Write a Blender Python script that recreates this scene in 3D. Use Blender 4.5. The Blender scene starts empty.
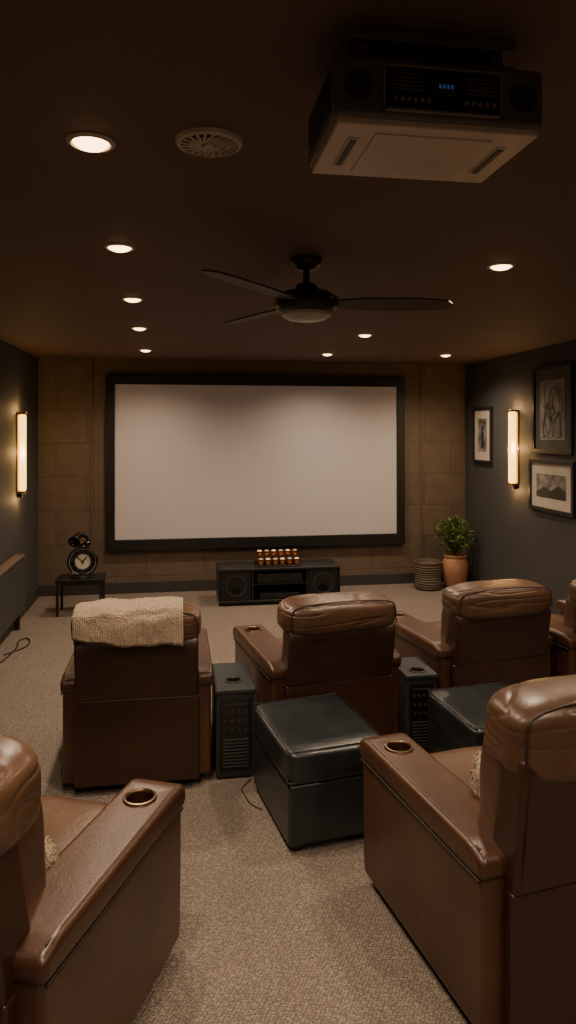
import bpy, bmesh, math, random
from mathutils import Vector, Matrix, noise
random.seed(4)
D=bpy.data; C=bpy.context
rad=math.radians

# ---------------------------------------------------------------- materials
def mat(name,col,rough=0.5,metal=0.0,col2=None,nscale=8,bump=0.0,bscale=40,spec=0.5,emit=None,estr=0,coat=0,wr=0.0,wscale=6,detail=4,plain=False,bdist=0.004,wdist=0.02,stretch=None):
    m=D.materials.new(name); m.use_nodes=True
    nt=m.node_tree; b=nt.nodes['Principled BSDF']
    b.inputs['Base Color'].default_value=(*col,1); b.inputs['Roughness'].default_value=rough
    b.inputs['Metallic'].default_value=metal; b.inputs['Specular IOR Level'].default_value=spec
    b.inputs['Coat Weight'].default_value=coat; b.inputs['Coat Roughness'].default_value=0.28
    if emit: 
        b.inputs['Emission Color'].default_value=(*emit,1); b.inputs['Emission Strength'].default_value=estr
    if plain: return m
    tc=nt.nodes.new('ShaderNodeTexCoord'); src=tc.outputs['Object']
    n=nt.nodes.new('ShaderNodeTexNoise'); n.inputs['Scale'].default_value=nscale; n.inputs['Detail'].default_value=detail
    if stretch:
        mp=nt.nodes.new('ShaderNodeMapping'); mp.inputs['Scale'].default_value=stretch
        nt.links.new(src,mp.inputs['Vector']); nt.links.new(mp.outputs['Vector'],n.inputs['Vector'])
    else: nt.links.new(src,n.inputs['Vector'])
    r=nt.nodes.new('ShaderNodeValToRGB')
    c2=col2 if col2 else tuple(c*0.85 for c in col)
    r.color_ramp.elements[0].position=0.3; r.color_ramp.elements[1].position=0.7
    r.color_ramp.elements[0].color=(*c2,1); r.color_ramp.elements[1].color=(*col,1)
    nt.links.new(n.outputs['Fac'],r.inputs['Fac']); nt.links.new(r.outputs['Color'],b.inputs['Base Color'])
    last=None
    if wr>0:
        w=nt.nodes.new('ShaderNodeTexNoise'); w.inputs['Scale'].default_value=wscale; w.inputs['Detail'].default_value=3; w.inputs['Distortion'].default_value=0.6
        nt.links.new(src,w.inputs['Vector'])
        bp=nt.nodes.new('ShaderNodeBump'); bp.inputs['Strength'].default_value=wr; bp.inputs['Distance'].default_value=wdist
        nt.links.new(w.outputs['Fac'],bp.inputs['Height']); last=bp
    if bump>0:
        v=nt.nodes.new('ShaderNodeTexVoronoi'); v.inputs['Scale'].default_value=bscale
        nt.links.new(src,v.inputs['Vector'])
        bp=nt.nodes.new('ShaderNodeBump'); bp.inputs['Strength'].default_value=bump; bp.inputs['Distance'].default_value=bdist
        nt.links.new(v.outputs['Distance'],bp.inputs['Height'])
        if last: nt.links.new(last.outputs['Normal'],bp.inputs['Normal'])
        last=bp
    if last: nt.links.new(last.outputs['Normal'],b.inputs['Normal'])
    return m

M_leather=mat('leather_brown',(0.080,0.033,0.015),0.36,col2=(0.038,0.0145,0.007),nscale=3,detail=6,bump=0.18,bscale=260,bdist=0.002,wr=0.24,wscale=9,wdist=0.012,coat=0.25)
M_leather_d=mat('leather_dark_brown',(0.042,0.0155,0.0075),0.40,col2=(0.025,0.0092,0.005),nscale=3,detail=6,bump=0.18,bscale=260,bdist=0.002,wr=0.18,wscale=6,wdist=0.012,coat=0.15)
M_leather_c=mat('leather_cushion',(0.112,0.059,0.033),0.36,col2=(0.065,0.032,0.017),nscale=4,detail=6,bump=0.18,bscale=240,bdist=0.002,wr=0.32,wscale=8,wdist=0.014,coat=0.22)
M_pip=mat('leather_piping',(0.024,0.010,0.006),0.5)
M_otto=mat('leather_slate',(0.019,0.025,0.028),0.32,col2=(0.012,0.016,0.018),nscale=5,bump=0.2,bscale=240,bdist=0.002,wr=0.24,wscale=8,wdist=0.012,coat=0.25)
M_black=mat('black_satin',(0.012,0.012,0.013),0.42)
M_blackg=mat('black_gloss',(0.010,0.010,0.011),0.18)
M_char=mat('charcoal_plastic',(0.032,0.034,0.036),0.45)
M_pbody=mat('projector_body',(0.095,0.086,0.079),0.42)
M_slate=mat('slate_laminate',(0.026,0.032,0.036),0.36)
M_metal=mat('brushed_bronze',(0.28,0.19,0.12),0.32,metal=1.0)
M_steel=mat('grey_metal',(0.35,0.33,0.31),0.35,metal=1.0)
M_trim=mat('lamp_trim_white',(0.50,0.42,0.33),0.5)
M_fan=mat('fan_bronze',(0.024,0.020,0.018),0.36,metal=0.3)
M_blade=mat('fan_blade',(0.060,0.050,0.045),0.55,col2=(0.04,0.033,0.03),nscale=12)
M_opal=mat('opal_glass',(0.46,0.42,0.39),0.3)
M_taupe=mat('projector_taupe',(0.58,0.48,0.40),0.42)
M_taupe2=mat('projector_taupe_panel',(0.52,0.43,0.36),0.38)
M_vent=mat('vent_grey',(0.48,0.42,0.37),0.5)
M_bezel=mat('panel_bezel_grey',(0.20,0.18,0.165),0.5)
M_cream=mat('cream_mat_board',(0.55,0.50,0.43),0.8)
M_greymat=mat('grey_mat_board',(0.085,0.083,0.082),0.8)
M_terra=mat('terracotta',(0.42,0.22,0.12),0.6,col2=(0.30,0.15,0.08),nscale=6,wr=0.2)
M_wick=mat('wicker',(0.15,0.115,0.08),0.8,col2=(0.07,0.052,0.035),nscale=60,bump=0.8,bscale=60)
M_leaf=mat('leaf_green',(0.11,0.18,0.03),0.5,col2=(0.045,0.09,0.015),nscale=9)
M_soil=mat('soil',(0.03,0.02,0.012),0.95)
M_fur=mat('wool_cream',(0.50,0.42,0.33),0.95,col2=(0.38,0.30,0.22),nscale=40,bump=1.0,bscale=80,spec=0.1)
M_bulb=mat('lamp_lens',(1,0.9,0.7),0.5,emit=(1.0,0.60,0.26),estr=9,plain=True)
M_sconce=mat('sconce_glass',(1,0.75,0.4),0.5,emit=(1.0,0.56,0.105),estr=4.2,plain=True)
M_brass=mat('aged_brass',(0.45,0.28,0.12),0.35,metal=1.0)
M_blue=mat('display_blue',(0.02,0.05,0.2),0.3,emit=(0.08,0.18,0.6),estr=0.16,plain=True)
M_dial=mat('clock_dial',(0.62,0.58,0.5),0.5)
M_copper=mat('copper_cup',(0.75,0.36,0.17),0.25,metal=1.0)
M_glowcup=mat('candle_wax',(0.8,0.6,0.35),0.5,emit=(1.0,0.6,0.28),estr=0.7,plain=True)
M_base=mat('baseboard_paint',(0.045,0.042,0.042),0.45)
M_rad=mat('radiator_enamel',(0.075,0.073,0.072),0.4)
M_artd=mat('art_grey_paper',(0.30,0.295,0.29),0.5,col2=(0.17,0.165,0.16),nscale=5)
M_inkd=mat('ink_dark',(0.03,0.027,0.025),0.7)
M_artg=mat('art_grey_wash',(0.33,0.30,0.27),0.7,col2=(0.03,0.03,0.03),nscale=9,detail=6)
M_screen=mat('projection_fabric',(0.52,0.485,0.495),0.85,emit=(1,0.86,0.82),estr=0.02,plain=True)  # faint glow put into the fabric to brighten it; the screen is off
def knit():
    m=D.materials.new('knit_cream'); m.use_nodes=True; nt=m.node_tree; b=nt.nodes['Principled BSDF']
    tc=nt.nodes.new('ShaderNodeTexCoord')
    w=nt.nodes.new('ShaderNodeTexWave'); w.inputs['Scale'].default_value=26; w.inputs['Distortion'].default_value=4.0; w.inputs['Detail'].default_value=2; w.inputs['Detail Scale'].default_value=5
    n=nt.nodes.new('ShaderNodeTexNoise'); n.inputs['Scale'].default_value=150
    nt.links.new(tc.outputs['Object'],w.inputs['Vector']); nt.links.new(tc.outputs['Object'],n.inputs['Vector'])
    a=nt.nodes.new('ShaderNodeMath'); a.operation='MULTIPLY_ADD'; a.inputs[1].default_value=0.4
    nt.links.new(w.outputs['Fac'],a.inputs[0]); nt.links.new(n.outputs['Fac'],a.inputs[2])
    r=nt.nodes.new('ShaderNodeValToRGB'); r.color_ramp.elements[0].position=0.3; r.color_ramp.elements[0].color=(0.24,0.178,0.128,1)
    r.color_ramp.elements[1].position=0.95; r.color_ramp.elements[1].color=(0.46,0.365,0.275,1)
    nt.links.new(a.outputs[0],r.inputs['Fac']); nt.links.new(r.outputs['Color'],b.inputs['Base Color'])
    bp=nt.nodes.new('ShaderNodeBump'); bp.inputs['Strength'].default_value=0.8; bp.inputs['Distance'].default_value=0.008
    nt.links.new(a.outputs[0],bp.inputs['Height']); nt.links.new(bp.outputs['Normal'],b.inputs['Normal'])
    b.inputs['Roughness'].default_value=0.95; b.inputs['Specular IOR Level'].default_value=0.1
    return m
M_blanket=knit()

# ---------------------------------------------------------------- helpers
def link(o): C.scene.collection.objects.link(o); return o
def empty(name,loc=(0,0,0),rz=0,scale=(1,1,1)):
    e=D.objects.new(name,None); e.empty_display_size=0.1
    e.location=loc; e.rotation_euler=(0,0,rad(rz)); e.scale=scale
    return link(e)
def fin(name,bm,m,parent=None,loc=(0,0,0),rot=(0,0,0),smooth=True,wn=False):
    me=D.meshes.new(name); bmesh.ops.recalc_face_normals(bm,faces=bm.faces)
    bm.to_mesh(me); bm.free()
    for p in me.polygons: p.use_smooth=smooth
    if m: me.materials.append(m)
    o=D.objects.new(name,me); link(o); o.location=loc; o.rotation_euler=rot
    if parent: o.parent=parent
    if wn:
        w=o.modifiers.new('wn','WEIGHTED_NORMAL'); w.keep_sharp=False
    return o
def box(name,size,loc,m,parent=None,bevel=0.0,rot=(0,0,0),seg=3):
    bm=bmesh.new(); bmesh.ops.create_cube(bm,size=1)
    for v in bm.verts: v.co=Vector((v.co.x*size[0],v.co.y*size[1],v.co.z*size[2]))
    if bevel>0: bmesh.ops.bevel(bm,geom=bm.edges[:],offset=bevel,segments=seg,affect='EDGES',profile=0.5)
    return fin(name,bm,m,parent,loc,rot,smooth=bevel>0,wn=bevel>0)
def b2(name,x0,x1,y0,y1,z0,z1,m,parent=None,bevel=0.0,seg=3):
    return box(name,(x1-x0,y1-y0,z1-z0),((x0+x1)/2,(y0+y1)/2,(z0+z1)/2),m,parent,bevel,seg=seg)
def prism(name,pts,x0,x1,m,parent=None,bevel=0.0,seg=3):
    bm=bmesh.new()
    a=[bm.verts.new((x0,p[0],p[1])) for p in pts]; b=[bm.verts.new((x1,p[0],p[1])) for p in pts]
    bm.faces.new(a); bm.faces.new(b[::-1]); n=len(pts)
    for i in range(n): bm.faces.new((a[i],b[i],b[(i+1)%n],a[(i+1)%n]))
    bmesh.ops.recalc_face_normals(bm,faces=bm.faces)
    if bevel>0: bmesh.ops.bevel(bm,geom=bm.edges[:],offset=bevel,segments=seg,affect='EDGES',profile=0.5)
    return fin(name,bm,m,parent,smooth=bevel>0,wn=bevel>0)
def lathe(name,prof,loc,m,parent=None,seg=32,rot=(0,0,0),smooth=True):
    bm=bmesh.new(); rings=[]
    for r,z in prof:
        if r<1e-6: rings.append([bm.verts.new((0,0,z))])
        else: rings.append([bm.verts.new((r*math.cos(2*math.pi*i/seg),r*math.sin(2*math.pi*i/seg),z)) for i in range(seg)])
    for a,b in zip(rings,rings[1:]):
        for i in range(seg):
            j=(i+1)%seg
            if len(a)==1 and len(b)==1: continue
            if len(a)==1: bm.faces.new((a[0],b[j],b[i]))
            elif len(b)==1: bm.faces.new((a[i],a[j],b[0]))
            else: bm.faces.new((a[i],a[j],b[j],b[i]))
    o=fin(name,bm,m,parent,loc,rot,smooth)
    if smooth:
        o.modifiers.new('es','EDGE_SPLIT').split_angle=rad(40)
    return o
def cyl(name,r,h,loc,m,parent=None,rot=(0,0,0),seg=24):
    return lathe(name,[(0,-h/2),(r,-h/2),(r,h/2),(0,h/2)],loc,m,parent,seg,rot)
def puff(name,half,loc,m,parent=None,k=5,rot=(0,0,0),n=22,amp=0.0,sc=(5,5,14),seed=0.0,fold=0.0):
    bm=bmesh.new(); bmesh.ops.create_cube(bm,size=2)
    bmesh.ops.subdivide_edges(bm,edges=bm.edges[:],cuts=n,use_grid_fill=True)
    for v in bm.verts:
        p=v.co
        r=(abs(p.x)**k+abs(p.y)**k+abs(p.z)**k)**(1/k)
        q=p/r
        s=Vector((q.x*half[0],q.y*half[1],q.z*half[2]))
        if amp:
            d=noise.noise(Vector((s.x*sc[0]+seed,s.y*sc[1],s.z*sc[2]+seed*2)))
            s+=q.normalized()*(amp*d)
        if fold:
            f=noise.noise(Vector((s.x*2.2+seed,s.y*5,s.z*20+seed)))
            s+=q.normalized()*(-fold*max(0,1-abs(f)*7)**2)
        v.co=s
    return fin(name,bm,m,parent,loc,rot)
def tube(name,pts,r,m,parent=None,cyclic=False,loc=(0,0,0),radii=None):
    cu=D.curves.new(name,'CURVE'); cu.dimensions='3D'; cu.bevel_depth=r; cu.bevel_resolution=3; cu.use_fill_caps=True
    sp=cu.splines.new('NURBS' if len(pts)>3 else 'POLY'); sp.points.add(len(pts)-1)
    for i,p in enumerate(pts):
        sp.points[i].co=(*p,1)
        if radii: sp.points[i].radius=radii[i]
    if len(pts)>3: sp.order_u=3; sp.use_endpoint_u=True
    sp.use_cyclic_u=cyclic
    cu.materials.append(m)
    o=D.objects.new(name,cu); link(o); o.location=loc
    if parent:o.parent=parent
    return o
def drill(o,x,y,r,z,depth):
    bm=bmesh.new()
    bmesh.ops.create_cone(bm,cap_ends=True,segments=32,radius1=r,radius2=r,depth=depth)
    me=D.meshes.new('cut'); bm.to_mesh(me); bm.free()
    c=D.objects.new('cut',me); link(c); c.location=(x,y,z)
    par=o.parent; o.parent=None
    for mm in list(o.modifiers): o.modifiers.remove(mm)
    C.view_layer.update()
    md=o.modifiers.new('b','BOOLEAN'); md.operation='DIFFERENCE'; md.object=c; md.solver='EXACT'
    dg=C.evaluated_depsgraph_get(); nm=D.meshes.new_from_object(o.evaluated_get(dg))
    o.modifiers.clear(); o.data=nm
    o.modifiers.new('wn','WEIGHTED_NORMAL')
    D.objects.remove(c); o.parent=par
    return o
def cup(parent,x,y,z,r=0.046,m=None):
    lathe('cup_holder',[(0,-0.07),(r-0.006,-0.07),(r-0.002,-0.004),(r-0.001,0.002),(r+0.003,0.006),(r+0.010,0.005),(r+0.013,-0.002)],(x,y,z),m or M_metal,parent)

# ---------------------------------------------------------------- room
XL,XR,YB,YF,H=-1.57,3.58,8.35,-1.6,2.72
def floor_mat():
    m=D.materials.new('berber_carpet'); m.use_nodes=True; nt=m.node_tree; b=nt.nodes['Principled BSDF']
    tc=nt.nodes.new('ShaderNodeTexCoord')
    v=nt.nodes.new('ShaderNodeTexVoronoi'); v.inputs['Scale'].default_value=105; v.inputs['Randomness'].default_value=0.55
    n=nt.nodes.new('ShaderNodeTexNoise'); n.inputs['Scale'].default_value=75; n.inputs['Detail'].default_value=4; n.inputs['Roughness'].default_value=0.6
    n2=nt.nodes.new('ShaderNodeTexNoise'); n2.inputs['Scale'].default_value=2.5
    mp=nt.nodes.new('ShaderNodeMapping'); mp.inputs['Scale'].default_value=(0.7,1.3,1); mp.inputs['Rotation'].default_value=(0,0,0.3)
    nt.links.new(tc.outputs['Object'],mp.inputs['Vector'])
    for x in (v,n,n2): nt.links.new(mp.outputs['Vector'],x.inputs['Vector'])
    a=nt.nodes.new('ShaderNodeMath'); a.operation='ADD'
    nt.links.new(v.outputs['Distance'],a.inputs[0]); nt.links.new(n.outputs['Fac'],a.inputs[1])
    r=nt.nodes.new('ShaderNodeValToRGB')
    r.color_ramp.elements[0].position=0.55; r.color_ramp.elements[0].color=(0.41,0.345,0.295,1)
    r.color_ramp.elements[1].position=1.0; r.color_ramp.elements[1].color=(0.170,0.140,0.118,1)
    nt.links.new(a.outputs[0],r.inputs['Fac'])
    mx=nt.nodes.new('ShaderNodeMix'); mx.data_type='RGBA'; mx.blend_type='MULTIPLY'; mx.inputs['Factor'].default_value=0.2
    nt.links.new(r.outputs['Color'],mx.inputs['A']); nt.links.new(n2.outputs['Fac'],mx.inputs['B'])
    nt.links.new(mx.outputs['Result'],b.inputs['Base Color'])
    b.inputs['Roughness'].default_value=0.95; b.inputs['Specular IOR Level'].default_value=0.1
    bp=nt.nodes.new('ShaderNodeBump'); bp.inputs['Strength'].default_value=0.8; bp.inputs['Distance'].default_value=0.006; bp.invert=True
    nt.links.new(a.outputs[0],bp.inputs['Height']); nt.links.new(bp.outputs['Normal'],b.inputs['Normal'])
    return m
def tile_mat():
    m=D.materials.new('wall_panel_tiles'); m.use_nodes=True; nt=m.node_tree; b=nt.nodes['Principled BSDF']
    tc=nt.nodes.new('ShaderNodeTexCoord'); s=nt.nodes.new('ShaderNodeSeparateXYZ'); c=nt.nodes.new('ShaderNodeCombineXYZ')
    nt.links.new(tc.outputs['Object'],s.inputs[0]); nt.links.new(s.outputs['X'],c.inputs['X']); nt.links.new(s.outputs['Z'],c.inputs['Y'])
    br=nt.nodes.new('ShaderNodeTexBrick'); br.inputs['Scale'].default_value=1; br.inputs['Brick Width'].default_value=0.68; br.inputs['Row Height'].default_value=0.39
    br.inputs['Mortar Size'].default_value=0.006; br.inputs['Mortar Smooth'].default_value=0.4; br.offset=0.5
    br.inputs['Color1'].default_value=(0.170,0.122,0.090,1); br.inputs['Color2'].default_value=(0.150,0.107,0.079,1); br.inputs['Mortar'].default_value=(0.105,0.074,0.055,1)
    nt.links.new(c.outputs[0],br.inputs['Vector'])
    n=nt.nodes.new('ShaderNodeTexNoise'); n.inputs['Scale'].default_value=7; n.inputs['Detail'].default_value=8; nt.links.new(tc.outputs['Object'],n.inputs['Vector'])
    mx=nt.nodes.new('ShaderNodeMix'); mx.data_type='RGBA'; mx.blend_type='MULTIPLY'; mx.inputs['Factor'].default_value=0.45
    nt.links.new(br.outputs['Color'],mx.inputs['A']); nt.links.new(n.outputs['Fac'],mx.inputs['B'])
    nt.links.new(mx.outputs['Result'],b.inputs['Base Color']); b.inputs['Roughness'].default_value=0.6
    bp=nt.nodes.new('ShaderNodeBump'); bp.inputs['Strength'].default_value=0.4; bp.inputs['Distance'].default_value=0.008; bp.invert=True
    nt.links.new(br.outputs['Fac'],bp.inputs['Height']); nt.links.new(bp.outputs['Normal'],b.inputs['Normal'])
    return m
M_wall=mat('wall_charcoal',(0.058,0.057,0.058),0.7,col2=(0.050,0.049,0.050),nscale=2,bump=0.15,bscale=150)
M_ceil=mat('ceiling_dark',(0.120,0.074,0.058),0.75,col2=(0.108,0.066,0.052),nscale=2,bump=0.1,bscale=150)
b2('floor',XL-0.1,XR+0.1,YF-0.1,YB+0.1,-0.1,0,floor_mat())
b2('ceiling',XL-0.1,XR+0.1,YF-0.1,YB+0.1,H,H+0.1,M_ceil)
b2('wall_left',XL-0.1,XL,YF,YB,0,H,M_wall)
b2('wall_right',XR,XR+0.1,YF,YB,0,H,M_wall)
b2('wall_back',XL-0.1,XR+0.1,YB,YB+0.1,0,H,tile_mat())
b2('wall_front',XL-0.1,XR+0.1,YF-0.1,YF,0,H,mat('wall_entry_paint',(0.30,0.26,0.22),0.8))
b2('baseboard_back',XL,XR,YB-0.02,YB,0,0.13,M_base,bevel=0.004)
b2('baseboard_left',XL,XL+0.018,YF,YB-0.02,0,0.13,M_base,bevel=0.004)
b2('baseboard_right',XR-0.018,XR,YF,YB-0.02,0,0.13,M_base,bevel=0.004)
M_strip=mat('panel_strip',(0.12,0.086,0.062),0.5)
b2('trim_1',-0.985,-0.955,YB-0.012,YB,0.13,H,M_strip,bevel=0.003)
b2('trim_2',2.985,3.015,YB-0.012,YB,0.13,H,M_strip,bevel=0.003)

# ---------------------------------------------------------------- screen
sc=empty('projection_screen',(0.98,YB,1.52))
b2('fabric',-1.70,1.70,-0.045,-0.03,-0.90,0.92,M_screen,sc)
for nm,a in (('frame_top',(-1.79,1.79,-0.07,-0.005,0.91,1.02)),('frame_bottom',(-1.79,1.79,-0.07,-0.005,-1.02,-0.89)),
             ('frame_side_a',(-1.79,-1.69,-0.07,-0.005,-0.90,0.92)),('frame_side_b',(1.69,1.79,-0.07,-0.005,-0.90,0.92))):
    b2(nm,*a,M_black,sc,bevel=0.006)
b2('backing',-1.70,1.70,-0.028,-0.005,-0.9,0.92,M_black,sc)

# ---------------------------------------------------------------- downlights
LP=98
def downlight(x,y,p=LP):
    e=empty('recessed_downlight',(x,y,H))
    lathe('trim_ring',[(0.052,-0.001),(0.055,-0.006),(0.064,-0.005),(0.069,0.0)],(0,0,0),M_trim,e,seg=40)
    lathe('lens',[(0.0,-0.020),(0.022,-0.018),(0.040,-0.012),(0.051,-0.002)],(0,0,0),M_bulb,e,seg=32)
    l=D.lights.new('lamp','SPOT'); l.energy=p; l.color=(1.0,0.75,0.52); l.spot_size=rad(150); l.spot_blend=0.9; l.shadow_soft_size=0.05
    o=D.objects.new('lamp',l); link(o); o.location=(0,0,-0.035); o.parent=e
for x,y in ((-0.24,0.85),(-0.243,2.06),(-0.255,3.22),(-0.275,4.48),(-0.30,5.75),(-0.32,7.32)): downlight(x,y)
for y in (0.75,3.29,5.86,7.39): downlight(1.60,y)
for y in (2.0,4.6,7.29): downlight(2.90,y)
downlight(0.7,-0.6,140)  # unseen extra light behind the camera, added to brighten the chair backs

# ---------------------------------------------------------------- ceiling vent
v=empty('ceiling_air_vent',(0.09,2.0,H))
lathe('rim',[(0.078,-0.006),(0.082,-0.014),(0.092,-0.010),(0.096,0.0)],(0,0,0),M_vent,v,seg=48)
lathe('plate',[(0,-0.003),(0.08,-0.003)],(0,0,0),M_char,v,seg=32)
lathe('hub',[(0,-0.016),(0.016,-0.016),(0.022,-0.004)],(0,0,0),M_vent,v)
for i in range(20):
    a=2*math.pi*i/20
    box('fin',(0.062,0.0075,0.008),(0.05*math.cos(a),0.05*math.sin(a),-0.009),M_vent,v,rot=(0.2,0,a+0.35))
lathe('ring',[(0.050,-0.013),(0.053,-0.015),(0.056,-0.013),(0.053,-0.008),(0.050,-0.013)],(0,0,0),M_vent,v,seg=40)

# ---------------------------------------------------------------- projector (lens faces the screen, +Y)
p=empty('ceiling_projector',(0.525,1.485,2.505),rz=0,scale=(1.05,1.05,1.08))
b2('body',-0.21,0.21,-0.14,0.14,0.012,0.125,M_pbody,p,bevel=0.012)
b2('bottom_plate',-0.202,0.202,-0.132,0.132,0,0.016,M_taupe,p,bevel=0.004)
b2('bottom_panel',-0.12,0.12,-0.10,0.10,-0.003,0.004,M_taupe2,p,bevel=0.002)
for s in (-1,1):
    box('vent_slot',(0.014,0.13,0.006),(s*0.155,0.0,-0.001),M_black,p,bevel=0.002)
    box('vent_slot_lip',(0.024,0.145,0.004),(s*0.155,0.0,0.0),M_vent,p,bevel=0.001)
b2('rear_panel',-0.115,0.115,-0.148,-0.135,0.028,0.105,M_blackg,p,bevel=0.004)
for (a0,a1,c0,c1) in ((-0.118,0.118,0.105,0.108),(-0.118,0.118,0.025,0.028),(-0.118,-0.115,0.025,0.108),(0.115,0.118,0.025,0.108)):
    b2('panel_bezel',a0,a1,-0.1485,-0.136,c0,c1,M_bezel,p)
b2('display',-0.025,0.03,-0.1505,-0.146,0.058,0.086,M_char,p,bevel=0.001)
for i in range(4): b2('digit',-0.010+i*0.008,-0.006+i*0.008,-0.1515,-0.150,0.069,0.076,M_blue,p)
for i in range(6): cyl('button',0.0035,0.006,(-0.095+0.013*i,-0.149,0.045),M_bezel,p,rot=(rad(90),0,0),seg=12)
for i in range(5): cyl('port',0.0045,0.006,(0.045+0.014*i,-0.149,0.045),M_bezel,p,rot=(rad(90),0,0),seg=12)
for i in range(5): b2('rear_slot',-0.10,-0.04,-0.1495,-0.147,0.062+i*0.007,0.065+i*0.007,M_pbody,p)
for i in range(5): b2('rear_slot',0.045,0.105,-0.1495,-0.147,0.062+i*0.007,0.065+i*0.007,M_pbody,p)
for s in (-1,1):
    for i in range(7):
        hw=0.028*math.sqrt(max(0.05,1-((i-3)/3.6)**2))
        b2('round_grille_slot',s*0.165-hw,s*0.165+hw,-0.1425,-0.139,0.042+i*0.008,0.046+i*0.008,M_black,p)
for i in range(8): b2('side_fin',-0.2135,-0.207,-0.11,0.10,0.030+i*0.010,0.034+i*0.010,M_black,p)
lathe('lens_barrel',[(0.05,0),(0.05,0.03),(0.042,0.035),(0.038,0.02),(0,0.016)],(0.08,0.138,0.07),M_blackg,p,rot=(rad(-90),0,0))
b2('mount_tray',-0.165,0.165,-0.11,0.10,0.123,0.142,M_pbody,p,bevel=0.003)
b2('mount_block',-0.10,0.10,-0.07,0.07,0.138,0.182,M_char,p,bevel=0.004)
b2('ceiling_plate',-0.17,0.17,-0.10,0.10,0.178,0.1985,M_pbody,p,bevel=0.003)
for s in (-1,1):
    b2('mount_arm',s*0.14-0.012,s*0.14+0.012,-0.08,0.08,0.138,0.185,M_pbody,p,bevel=0.002)

# ---------------------------------------------------------------- ceiling fan
f=empty('ceiling_fan',(0.61,3.29,H))
lathe('canopy',[(0,0),(0.075,0),(0.075,-0.02),(0.05,-0.05),(0.022,-0.06),(0,-0.06)],(0,0,0),M_fan,f)
cyl('downrod',0.016,0.10,(0,0,-0.10),M_fan,f)
lathe('motor_housing',[(0,-0.125),(0.045,-0.125),(0.06,-0.15),(0.115,-0.165),(0.15,-0.19),(0.155,-0.225),(0.14,-0.25),(0.12,-0.262),(0.0,-0.262)],(0,0,0),M_fan,f,seg=48)
lathe('light_cover',[(0.122,-0.262),(0.118,-0.275),(0.09,-0.292),(0.05,-0.300),(0,-0.302)],(0,0,0),M_opal,f,seg=48)
for ang,LL in ((-6,0.93),(115,1.02),(231,1.06)):
    a=rad(ang); bm=bmesh.new()
    prof=[(0.13,0.034),(0.20,0.050),(0.30,0.066),(0.50,0.068),(0.66*LL,0.058),(0.73*LL,0.044),(0.755*LL,0.020)]
    top=[];bot=[]
    for x,w in prof:
        top.append((bm.verts.new((x,w,0.004)),bm.verts.new((x,-w,0.004))))
        bot.append((bm.verts.new((x,w,-0.004)),bm.verts.new((x,-w,-0.004))))
    for i in range(len(prof)-1):
        bm.faces.new((top[i][0],top[i][1],top[i+1][1],top[i+1][0])); bm.faces.new((bot[i][0],bot[i+1][0],bot[i+1][1],bot[i][1]))
        bm.faces.new((top[i][0],top[i+1][0],bot[i+1][0],bot[i][0])); bm.faces.new((top[i][1],bot[i][1],bot[i+1][1],top[i+1][1]))
    bm.faces.new((top[0][0],bot[0][0],bot[0][1],top[0][1])); bm.faces.new((top[-1][0],top[-1][1],bot[-1][1],bot[-1][0]))
    o=fin('blade',bm,M_blade,f,(0,0,-0.215),smooth=False)
    o.rotation_euler=(Matrix.Rotation(a,3,'Z')@Matrix.Rotation(rad(-8 if ang!=-6 else -15),3,'X')).to_euler()
    box('blade_iron',(0.12,0.05,0.012),(0.17*math.cos(a),0.17*math.sin(a),-0.208),M_fan,f,bevel=0.004,rot=(0,0,a))

# ---------------------------------------------------------------- sconces
def sconce(x,y,z,s):
    e=empty('wall_sconce',(x,y,z))
    b2('backplate',min(0,s*0.015),max(0,s*0.015),-0.055,0.055,-0.38,0.385,M_brass,e,bevel=0.004)
    b2('diffuser',min(s*0.02,s*0.080),max(s*0.02,s*0.080),-0.042,0.042,-0.375,0.385,M_sconce,e,bevel=0.018,seg=4)
    b2('cap_top',min(0,s*0.09),max(0,s*0.09),-0.055,0.055,0.385,0.405,M_brass,e,bevel=0.004)
    b2('cap_bottom',min(0,s*0.09),max(0,s*0.09),-0.055,0.055,-0.395,-0.375,M_brass,e,bevel=0.004)
    b2('bracket',min(0,s*0.05),max(0,s*0.05),-0.03,0.03,-0.44,-0.39,M_black,e,bevel=0.006)
    for q in (-0.46,0.43):  # added point lamps outside the fixture, washing the wall above and below
        l=D.lights.new('sconce_wash_fill','POINT'); l.energy=2.2; l.color=(1,0.55,0.20); l.shadow_soft_size=0.004
        o=D.objects.new('sconce_wash_fill',l); link(o); o.location=(s*0.09,0,q); o.parent=e
    for q in (-1,1):  # two more added lamps beside the diffuser for the wall glow
        l=D.lights.new('sconce_wash_fill','POINT'); l.energy=2.0; l.color=(1,0.55,0.20); l.shadow_soft_size=0.004
        o=D.objects.new('sconce_wash_fill',l); link(o); o.location=(s*0.08,q*0.09,0); o.parent=e
sconce(XL,7.30,1.67,1)
sconce(XR,7.00,1.71,-1)

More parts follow.
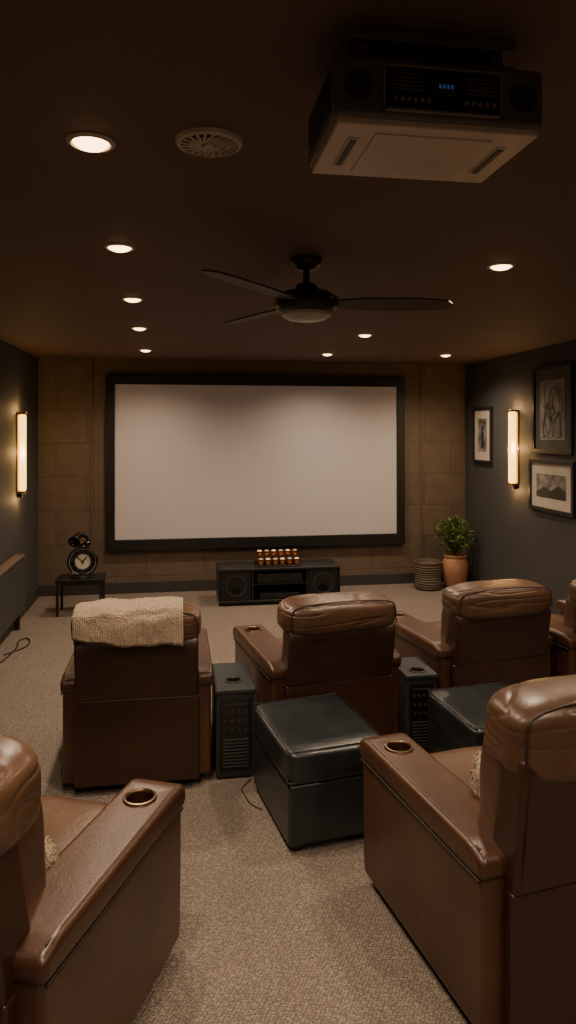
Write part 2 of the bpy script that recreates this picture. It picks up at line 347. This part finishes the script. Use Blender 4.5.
# ---------------------------------------------------------------- pictures on the right wall
def picture(y0,y1,z0,z1,fw,matw,kind):
    w=y1-y0;h=z1-z0
    e=empty('framed_picture',(XR,(y0+y1)/2,(z0+z1)/2))
    b2('backing',-0.012,-0.001,-w/2+0.004,w/2-0.004,-h/2+0.004,h/2-0.004,M_black,e)
    b2('frame_top',-0.032,-0.002,-w/2,w/2,h/2-fw,h/2,M_black,e,bevel=0.003)
    b2('frame_bottom',-0.032,-0.002,-w/2,w/2,-h/2,-h/2+fw,M_black,e,bevel=0.003)
    b2('frame_side_a',-0.032,-0.002,-w/2,-w/2+fw,-h/2+fw,h/2-fw,M_black,e,bevel=0.003)
    b2('frame_side_b',-0.032,-0.002,w/2-fw,w/2,-h/2+fw,h/2-fw,M_black,e,bevel=0.003)
    mt=M_greymat if kind=='lines' else M_cream
    b2('mat_board',-0.016,-0.012,-w/2+fw,w/2-fw,-h/2+fw,h/2-fw,mt,e)
    iw=w/2-fw-matw; ih=h/2-fw-matw
    if kind=='lines':
        b2('print',-0.0175,-0.0155,-iw,iw,-ih,ih,M_artd,e)
        random.seed(21)
        for j in range(14):
            cy=random.uniform(-0.5,0.5)*iw; cz=random.uniform(-0.7,0.6)*ih; pts=[]
            ph=random.uniform(0,6.28)
            for t in range(10):
                tt=t/9*4.5; rr=0.03+0.06*random.random()+0.012*t
                pts.append((-0.0175,max(-iw+.02,min(iw-.02,cy+rr*math.cos(ph+tt)*0.8)),max(-ih+.02,min(ih-.02,cz+rr*1.5*math.sin(ph+tt)))))
            tube('ink_stroke',pts,0.003,M_inkd if j%4 else M_cream,e)
    elif kind=='figure':
        b2('print',-0.0175,-0.0155,-iw,iw,-ih,ih,M_artg,e)
        lathe('ink_head',[(0,0),(0.03,0)],(-0.0185,0,ih*0.45),M_inkd,e,rot=(0,rad(-90),0),seg=16)
        prism('ink_body',[(-0.05,-ih*0.8),(0.05,-ih*0.8),(0.035,ih*0.1),(0.0,ih*0.35),(-0.045,ih*0.1)],-0.0188,-0.0175,M_inkd,e)
    else:
        b2('print',-0.0175,-0.0155,-iw,iw,-ih,ih,M_artg,e)
        prism('ink_hills',[(-iw,-ih),(iw,-ih),(iw,-ih*0.55),(iw*0.4,-ih*0.1),(0,-ih*0.4),(-iw*0.5,ih*0.1),(-iw,-ih*0.3)],-0.0188,-0.0175,M_inkd,e)
picture(7.56,8.06,1.51,2.17,0.035,0.10,'figure')
picture(5.90,6.62,1.67,2.52,0.045,0.09,'lines')
picture(5.87,6.69,1.10,1.61,0.04,0.10,'landscape')

# ---------------------------------------------------------------- recliners
HC=(0.362,0.135,0.098)   # head cushion half sizes
HY,HZ=-0.415,0.888
def recliner(x,y,rz,bh=0.0,scale=(1,1,1)):
    e=empty('recliner_chair',(x,y,0),rz,scale)
    for s in (-1,1):
        x0,x1=sorted((s*0.245,s*0.415))
        prism('arm_panel',[(-0.43,0.05),(0.44,0.05),(0.45,0.30),(0.455,0.545),(-0.43,0.555)],x0,x1,M_leather,e,bevel=0.020)
        x0,x1=sorted((s*0.215,s*0.428))
        pad=prism('arm_pad',[(-0.44,0.535),(0.455,0.520),(0.477,0.55),(0.468,0.598),(0.42,0.615),(-0.36,0.625),(-0.44,0.605)],x0,x1,M_leather,e,bevel=0.026,seg=4)
        cx=s*0.320
        drill(pad,cx,0.30,0.047,0.60,0.12)
        cup(e,cx,0.30,0.619,r=0.047)
        tube('piping',[(s*0.421,-0.42,0.534),(s*0.423,0.0,0.529),(s*0.421,0.44,0.522)],0.005,M_pip,e)
        tube('pad_seam',[(s*0.405,-0.40,0.618),(s*0.405,0.0,0.6165),(s*0.405,0.42,0.607)],0.0025,M_pip,e)
        tube('pad_seam',[(s*0.238,-0.30,0.618),(s*0.238,0.0,0.6165),(s*0.238,0.42,0.607)],0.0025,M_pip,e)
        tube('front_seam',[(s*0.402,0.452,0.08),(s*0.402,0.459,0.30),(s*0.402,0.462,0.52)],0.003,M_pip,e)
    b2('plinth',-0.36,0.36,-0.40,0.40,0.0,0.07,M_black,e,bevel=0.01)
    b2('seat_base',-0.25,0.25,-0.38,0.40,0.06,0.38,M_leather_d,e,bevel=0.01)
    puff('footrest_pad',(0.245,0.045,0.16),(0,0.42,0.25),M_leather,e,k=6,n=14)
    puff('seat_cushion',(0.243,0.37,0.085),(0,0.09,0.425),M_leather_c,e,k=6,amp=0.012,sc=(4,4,4))
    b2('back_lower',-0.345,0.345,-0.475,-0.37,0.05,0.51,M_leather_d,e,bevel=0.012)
    T=0.83+bh
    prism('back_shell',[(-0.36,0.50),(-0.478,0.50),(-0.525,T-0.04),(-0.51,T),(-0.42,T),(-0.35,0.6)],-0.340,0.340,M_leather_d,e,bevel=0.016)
    for s in (-1,1):
        tube('shell_seam',[(s*0.318,-0.4785,0.52),(s*0.318,-0.50,0.66),(s*0.318,-0.522,T-0.05)],0.003,M_pip,e)
    puff('lumbar_cushion',(0.285,0.10,0.22+bh/2),(0,-0.27,0.66+bh/2),M_leather_c,e,k=4.5,amp=0.012,sc=(4,4,7),rot=(rad(7),0,0),seed=x)
    zc=HZ+bh*0.75; hz=HC[2]+bh*0.32
    puff('head_cushion',(HC[0],HC[1],hz),(0,HY,zc),M_leather_c,e,k=4.0,amp=0.012,sc=(3,4,6),rot=(rad(4),0,0),seed=x*3+1,n=44,fold=0.006)
    tube('cushion_seam',[(-0.335,HY-0.112,zc-0.06),(-0.335,HY-0.112,zc+hz*0.4),(-0.30,HY-0.106,zc+hz*0.82),(0,HY-0.106,zc+hz*0.96),(0.30,HY-0.106,zc+hz*0.82),(0.335,HY-0.112,zc+hz*0.4),(0.335,HY-0.112,zc-0.06)],0.004,M_pip,e)
    return e
ch_r=recliner(1.25,2.48,9.3,bh=0.10)
ch_l=recliner(-0.54,2.34,-23,bh=0.11)
ch1=recliner(-0.205,4.21,0,scale=(0.93,1,0.98))
recliner(0.835,4.30,9,scale=(0.94,1,0.97))
recliner(1.90,4.52,9,scale=(0.98,1,0.955))
recliner(2.78,4.58,9,scale=(0.95,1,0.955))

# throw blanket on the left front-row chair
def blanket():
    a,b,c=HC; k=4.0; bm=bmesh.new(); NX,NT=110,90; g=[]
    e=empty('throw_blanket',(-0.205,4.21,0),scale=(0.93,1,0.98))
    for i in range(NX+1):
        row=[]; u=i/NX; x=-0.345+0.600*u
        t=(max(0.02,1-min(0.985,abs(x/(a+0.03)))**k))**(1/k)
        edge=0.008*math.sin(u*9)+0.004*math.sin(u*23+1)
        th1=rad(190)
        for j in range(NT+1):
            th=rad(5)+(th1-rad(5))*j/NT
            cy=math.copysign(abs(math.cos(th))**(2/k),math.cos(th)); cz=math.copysign(abs(math.sin(th))**(2/k),math.sin(th))
            if th>math.pi: cz=-abs(math.sin(th))*(2.6+2.6*u); cy=-1
            yy=b*t*cy; zz=c*t*cz
            nz=noise.noise(Vector((x*9,th*2.5,0)))*0.010+noise.noise(Vector((x*50,th*12,3)))*0.004
            off=0.026+nz
            n_=Vector((0,cy*0.9,max(cz,0.05))).normalized()
            row.append(bm.verts.new((x+edge*math.sin(th*3)*0.5,HY+yy+n_.y*off,HZ+zz+n_.z*off+edge*(j/NT))))
        g.append(row)
    for i in range(NX):
        for j in range(len(g[0])-1): bm.faces.new((g[i][j],g[i+1][j],g[i+1][j+1],g[i][j+1]))
    o=fin('knit_cloth',bm,M_blanket,e)
    s=o.modifiers.new('s','SOLIDIFY'); s.thickness=0.018; s.offset=-1
blanket()

def woolly(ch,lx,ly,lz,half,tilt=-15):
    a=ch.rotation_euler.z
    e=empty('wool_cushion',(ch.location.x+lx*math.cos(a)-ly*math.sin(a), ch.location.y+lx*math.sin(a)+ly*math.cos(a),lz),math.degrees(a))
    puff('pillow_core',half,(0,0,0),M_fur,e,k=3,amp=0.01,sc=(9,9,9),rot=(rad(tilt),0,0))
    bm=bmesh.new(); R=Matrix.Rotation(rad(tilt),3,'X')
    for i in range(3000):
        d=Vector((random.gauss(0,1),random.gauss(0,1),random.gauss(0,1))).normalized()
        r=(abs(d.x)**3+abs(d.y)**3+abs(d.z)**3)**(1/3); q=d/r
        p0=Vector((q.x*half[0],q.y*half[1],q.z*half[2])); 
        t=d.orthogonal().normalized(); t.rotate(Matrix.Rotation(random.uniform(0,6.28),3,d)); 
        tip=p0+d*random.uniform(0.005,0.012)+t*random.uniform(0,0.012)
        s=d.cross(t)*0.002
        bm.faces.new([bm.verts.new(R@(p0-s)),bm.verts.new(R@(p0+s)),bm.verts.new(R@tip)])
    fin('fur',bm,M_fur,e,smooth=False)
woolly(ch_r,-0.115,-0.115,0.64,(0.12,0.045,0.12))
woolly(ch_l,0.115,-0.11,0.60,(0.12,0.045,0.09))

# ---------------------------------------------------------------- ottomans
def ottoman(x,y,rz,w=0.52,d=0.64):
    e=empty('leather_ottoman',(x,y,0),rz)
    b2('base',-w/2+0.012,w/2-0.012,-d/2+0.012,d/2-0.012,0.03,0.31,M_otto,e,bevel=0.018)
    puff('lid_cushion',(w/2,d/2,0.075),(0,0,0.382),M_otto,e,k=10,amp=0.006,sc=(5,5,3),n=30)
    z=0.322
    tube('piping',[(-w/2+.01,-d/2+.01,z),(w/2-.01,-d/2+.01,z),(w/2-.01,d/2-.01,z)],0.006,M_black,e)
    tube('piping',[(w/2-.01,d/2-.01,z),(-w/2+.01,d/2-.01,z),(-w/2+.01,-d/2+.01,z)],0.006,M_black,e)
    q=0.93; zt=0.4545
    tube('top_seam',[(-w/2*q,-d/2*q,zt),(w/2*q,-d/2*q,zt),(w/2*q,d/2*q,zt)],0.003,M_black,e)
    tube('top_seam',[(w/2*q,d/2*q,zt),(-w/2*q,d/2*q,zt),(-w/2*q,-d/2*q,zt)],0.003,M_black,e)
    for sx in (-1,1):
        for sy in (-1,1): cyl('foot',0.022,0.035,(sx*(w/2-0.06),sy*(d/2-0.06),0.0175),M_black,e)
ottoman(0.68,3.42,9,w=0.50)
ottoman(1.63,3.48,5,w=0.5,d=0.56)

# ---------------------------------------------------------------- chair-side consoles
def console(x0,x1,y0,y1,h=0.49):
    w=x1-x0;d=y1-y0
    e=empty('armrest_console_table',((x0+x1)/2,(y0+y1)/2,0))
    b2('cabinet',-w/2+0.006,w/2-0.006,-d/2+0.01,d/2,0.012,h-0.022,M_slate,e,bevel=0.006)
    top=b2('top',-w/2,w/2,-d/2,d/2,h-0.024,h,M_slate,e,bevel=0.006)
    drill(top,0,-0.08,0.038,h-0.01,0.1); cup(e,0,-0.08,h,r=0.038,m=M_black)
    b2('toe_kick',-w/2+0.02,w/2-0.02,-d/2+0.02,d/2-0.02,0,0.02,M_black,e)
    b2('rear_panel',-w/2+0.025,w/2-0.025,-d/2+0.002,-d/2+0.014,0.05,h-0.05,M_blackg,e,bevel=0.003)
    for i in range(9):
        b2('slat',-w/2+0.04,w/2-0.04,-d/2-0.004,-d/2+0.006,0.07+i*0.018,0.078+i*0.018,M_char,e,bevel=0.001,seg=1)
    for r_ in range(3):
        for c_ in range(4):
            cyl('socket',0.008,0.006,(-w/2+0.055+c_*(w-0.11)/3,-d/2-0.001,0.27+r_*0.05),M_char,e,rot=(rad(90),0,0),seg=12)
    b2('label_strip',-w/2+0.04,w/2-0.04,-d/2-0.001,-d/2+0.004,0.405,0.412,M_char,e)
console(0.202,0.425,3.80,4.25)
console(1.295,1.490,3.86,4.18)

# ---------------------------------------------------------------- AV cabinet with speakers
a=empty('media_console_cabinet',(1.11,7.76,0))
W=0.67
b2('top',-W,W,-0.22,0.22,0.375,0.40,M_black,a,bevel=0.005)
b2('bottom',-W,W,-0.22,0.22,0.03,0.055,M_black,a,bevel=0.005)
b2('plinth',-W+0.04,W-0.04,-0.18,0.20,0,0.03,M_black,a)
b2('back',-W,W,0.19,0.22,0.05,0.38,M_black,a)
for x in (-W,-0.31,0.29,W-0.02): b2('divider',x,x+0.02,-0.215,0.2,0.05,0.38,M_black,a,bevel=0.002)
b2('shelf',-0.29,0.29,-0.20,0.19,0.215,0.23,M_black,a)
b2('receiver',-0.25,0.25,-0.19,0.1,0.232,0.33,M_black,a,bevel=0.004)
for i in range(3): cyl('knob',0.016,0.02,(-0.18+0.18*i,-0.197,0.28),M_char,a,rot=(rad(90),0,0))
b2('disc_player',-0.22,0.22,-0.19,0.1,0.057,0.12,M_black,a,bevel=0.004)
b2('player_led',-0.03,0.05,-0.193,-0.189,0.08,0.10,M_char,a)
for s in (-1,1):
    b2('speaker_baffle',s*0.48-0.165,s*0.48+0.165,-0.20,-0.15,0.055,0.375,M_black,a,bevel=0.004)
    lathe('woofer_ring',[(0.095,0),(0.10,0.012),(0.115,0.012),(0.12,0)],(s*0.48,-0.20,0.215),M_char,a,rot=(rad(90),0,0))
    lathe('woofer_cone',[(0,0.004),(0.03,0.010),(0.035,-0.0),(0.095,0.008)],(s*0.48,-0.20,0.215),M_blackg,a,rot=(rad(90),0,0))
t=empty('candle_cup_tray',(1.11,7.72,0.40))
b2('tray_base',-0.25,0.25,-0.13,0.13,0,0.012,M_black,t,bevel=0.003)
b2('tray_riser',-0.25,0.25,0.0,0.13,0.012,0.06,M_black,t,bevel=0.003)
for r_ in range(2):
    for c_ in range(6):
        x=-0.2+0.08*c_; y=-0.065+0.13*r_; z=0.012+0.070*r_
        lathe('cup',[(0.018,0),(0.031,0.006),(0.036,0.040),(0.033,0.066),(0.030,0.066),(0.032,0.045),(0.026,0.02),(0,0.02)],(x,y,z),M_copper,t,seg=18)
        lathe('wax',[(0,0.076),(0.018,0.074),(0.027,0.062),(0.03,0.045)],(x,y,z),M_glowcup if (r_+c_)%2 else M_dial,t,seg=14)

# ---------------------------------------------------------------- plant, basket
pl=empty('potted_plant',(3.29,7.98,0))
lathe('terracotta_vase',[(0,0),(0.10,0),(0.115,0.02),(0.14,0.12),(0.155,0.22),(0.15,0.31),(0.125,0.37),(0.135,0.40),(0.13,0.41),(0.115,0.40),(0.115,0.37),(0,0.36)],(0,0,0),M_terra,pl,seg=40)
lathe('soil',[(0,0.365),(0.115,0.365)],(0,0,0),M_soil,pl)
bm=bmesh.new(); bs=bmesh.new(); random.seed(11)
for i in range(120):
    az=random.uniform(0,6.283); spread=random.uniform(0.03,0.26); hh=random.uniform(0.18,0.50)*(1.07-spread)
    pts=[]
    for t_ in range(8):
        tt=t_/7; pts.append(Vector((math.cos(az)*spread*tt**1.3,math.sin(az)*spread*tt**1.3,0.37+hh*math.sin(tt*1.5))))
    for q in range(7):
        d=(pts[q+1]-pts[q]).normalized(); s=d.cross(Vector((0.3,0.2,1))).normalized()*0.002
        bs.faces.new([bs.verts.new(pts[q]-s),bs.verts.new(pts[q]+s),bs.verts.new(pts[q+1]+s),bs.verts.new(pts[q+1]-s)])
    for q in range(2,8):
        for w_ in range(3):
            d=Vector((random.gauss(0,1),random.gauss(0,1),random.gauss(0.3,0.8))).normalized(); L=random.uniform(0.030,0.055)
            s=d.orthogonal().normalized(); s.rotate(Matrix.Rotation(random.uniform(0,6.28),3,d)); n_=d.cross(s)
            b0=pts[q]
            vs=[bm.verts.new(b0),bm.verts.new(b0+d*L*.45+s*L*.26+n_*L*.06),bm.verts.new(b0+d*L),bm.verts.new(b0+d*L*.45-s*L*.26+n_*L*.06)]
            bm.faces.new((vs[0],vs[1],vs[2])); bm.faces.new((vs[0],vs[2],vs[3]))
fin('leaves',bm,M_leaf,pl,smooth=False); fin('stems',bs,M_leaf,pl,smooth=False)
bk=empty('wicker_basket',(2.97,8.02,0))
prof=[(0,0),(0.13,0)]
for i in range(11):
    z=0.012+i*0.028; prof+= [(0.150+0.004*math.sin(i),z),(0.158+0.004*math.sin(i),z+0.014),(0.150,z+0.026)]
prof+=[(0.162,0.322),(0.155,0.335),(0.14,0.33),(0.135,0.30),(0,0.29)]
lathe('woven_body',prof,(0,0,0),M_wick,bk,seg=36)

# ---------------------------------------------------------------- small side table + clock
st=empty('side_table',(-0.99,7.55,0))
b2('top',-0.24,0.24,-0.17,0.17,0.35,0.375,M_black,st,bevel=0.004)
for sx in (-1,1):
    for sy in (-1,1): b2('leg',sx*0.215-0.013,sx*0.215+0.013,sy*0.145-0.013,sy*0.145+0.013,0,0.352,M_black,st,bevel=0.003)
    b2('side_rail',sx*0.215-0.008,sx*0.215+0.008,-0.14,0.14,0.31,0.35,M_black,st)
b2('front_rail',-0.21,0.21,-0.153,-0.137,0.31,0.35,M_black,st); b2('rear_rail',-0.21,0.21,0.137,0.153,0.31,0.35,M_black,st)
ck=empty('table_clock',(-0.97,7.52,0.375),rz=8)
lathe('foot',[(0,0),(0.13,0),(0.13,0.012),(0.08,0.03),(0.04,0.05),(0,0.05)],(0,0,0),M_blackg,ck)
lathe('case',[(0,-0.05),(0.12,-0.05),(0.148,-0.03),(0.155,0.03),(0.145,0.052),(0.135,0.045),(0,0.040)],(0,0,0.165),M_blackg,ck,rot=(rad(90),0,0),seg=40)
lathe('dial',[(0,0.043),(0.126,0.043),(0.132,0.046)],(0,0,0.165),M_dial,ck,rot=(rad(90),0,0),seg=40)
lathe('minute_track',[(0.074,0.044),(0.076,0.0455),(0.078,0.044)],(0,0,0.165),M_black,ck,rot=(rad(90),0,0),seg=40)
for i in range(12):
    a_=i*math.pi/6; box('numeral',(0.011 if i%3==0 else 0.007,0.003,0.030),(0.099*math.sin(a_),-0.0455,0.165+0.099*math.cos(a_)),M_black,ck,rot=(0,a_,0))
box('hour_hand',(0.012,0.003,0.06),(0.018,-0.050,0.188),M_black,ck,rot=(0,0.7,0)); box('minute_hand',(0.008,0.003,0.09),(-0.03,-0.052,0.195),M_black,ck,rot=(0,-0.8,0))
cyl('hand_boss',0.012,0.012,(0,-0.05,0.165),M_black,ck,rot=(rad(90),0,0))
lathe('neck',[(0.04,0.30),(0.024,0.33),(0.03,0.345),(0,0.345)],(0,0,0),M_blackg,ck)
tube('horn',[(0.03,0,0.33),(0.055,0,0.37),(0.04,0,0.425),(-0.015,0,0.445),(-0.06,-0.01,0.42),(-0.075,-0.03,0.385)],0.030,M_blackg,ck,radii=[0.6,0.65,0.75,0.95,1.25,1.6])
lathe('horn_bell',[(0.046,0),(0.060,0.018),(0.066,0.020),(0.050,0.0),(0.02,-0.01),(0,-0.01)],(-0.078,-0.036,0.378),M_blackg,ck,rot=(rad(115),0,rad(-25)))
puff('horn_scroll',(0.04,0.03,0.03),(0.045,0,0.345),M_blackg,ck,k=2.3,n=8)

# ---------------------------------------------------------------- radiator on the left wall
ra=empty('wall_radiator',(XL,6.58,0))
b2('core',0.03,0.09,-0.5,0.5,0.14,0.68,M_char,ra,bevel=0.006)
for i in range(20): b2('rib',0.085,0.110,-0.48+i*0.05,-0.455+i*0.05,0.16,0.66,M_rad,ra,bevel=0.005,seg=2)
b2('top_grille',0.02,0.118,-0.51,0.51,0.675,0.70,M_strip,ra,bevel=0.004)
b2('end_cap_a',0.02,0.115,-0.515,-0.495,0.13,0.69,M_rad,ra,bevel=0.004); b2('end_cap_b',0.02,0.115,0.495,0.515,0.13,0.69,M_rad,ra,bevel=0.004)
for y_ in (-0.4,0.4): 
    b2('foot',0.04,0.09,y_-0.02,y_+0.02,0,0.15,M_black,ra); b2('wall_bracket',0.0,0.05,y_-0.03,y_+0.03,0.5,0.56,M_black,ra)
pc=empty('power_cable',(0,0,0))
tube('cable',[(-1.44,6.2,0.006),(-1.36,6.3,0.006),(-1.28,6.45,0.006),(-1.34,6.7,0.006),(-1.42,6.6,0.006),(-1.36,6.35,0.006),(-1.42,6.0,0.006)],0.006,M_black,pc)
pc2=empty('power_cable',(0,0,0))
tube('cable',[(0.40,3.79,0.004),(0.36,3.74,0.004),(0.33,3.68,0.004),(0.35,3.62,0.004),(0.36,3.55,0.004),(0.39,3.50,0.004),(0.42,3.48,0.004)],0.0028,M_black,pc2)

# ---------------------------------------------------------------- world + camera
w=D.worlds.new('World'); C.scene.world=w; w.use_nodes=True
w.node_tree.nodes['Background'].inputs[0].default_value=(0.02,0.018,0.016,1); w.node_tree.nodes['Background'].inputs[1].default_value=0.5
cam=D.cameras.new('camera'); co=D.objects.new('camera',cam); link(co)
co.location=(0,0,1.9); co.rotation_euler=(rad(90),0,rad(-9))
cam.lens=700/1024*36; cam.sensor_width=36; cam.shift_y=-0.08; cam.clip_start=0.02
C.scene.camera=co
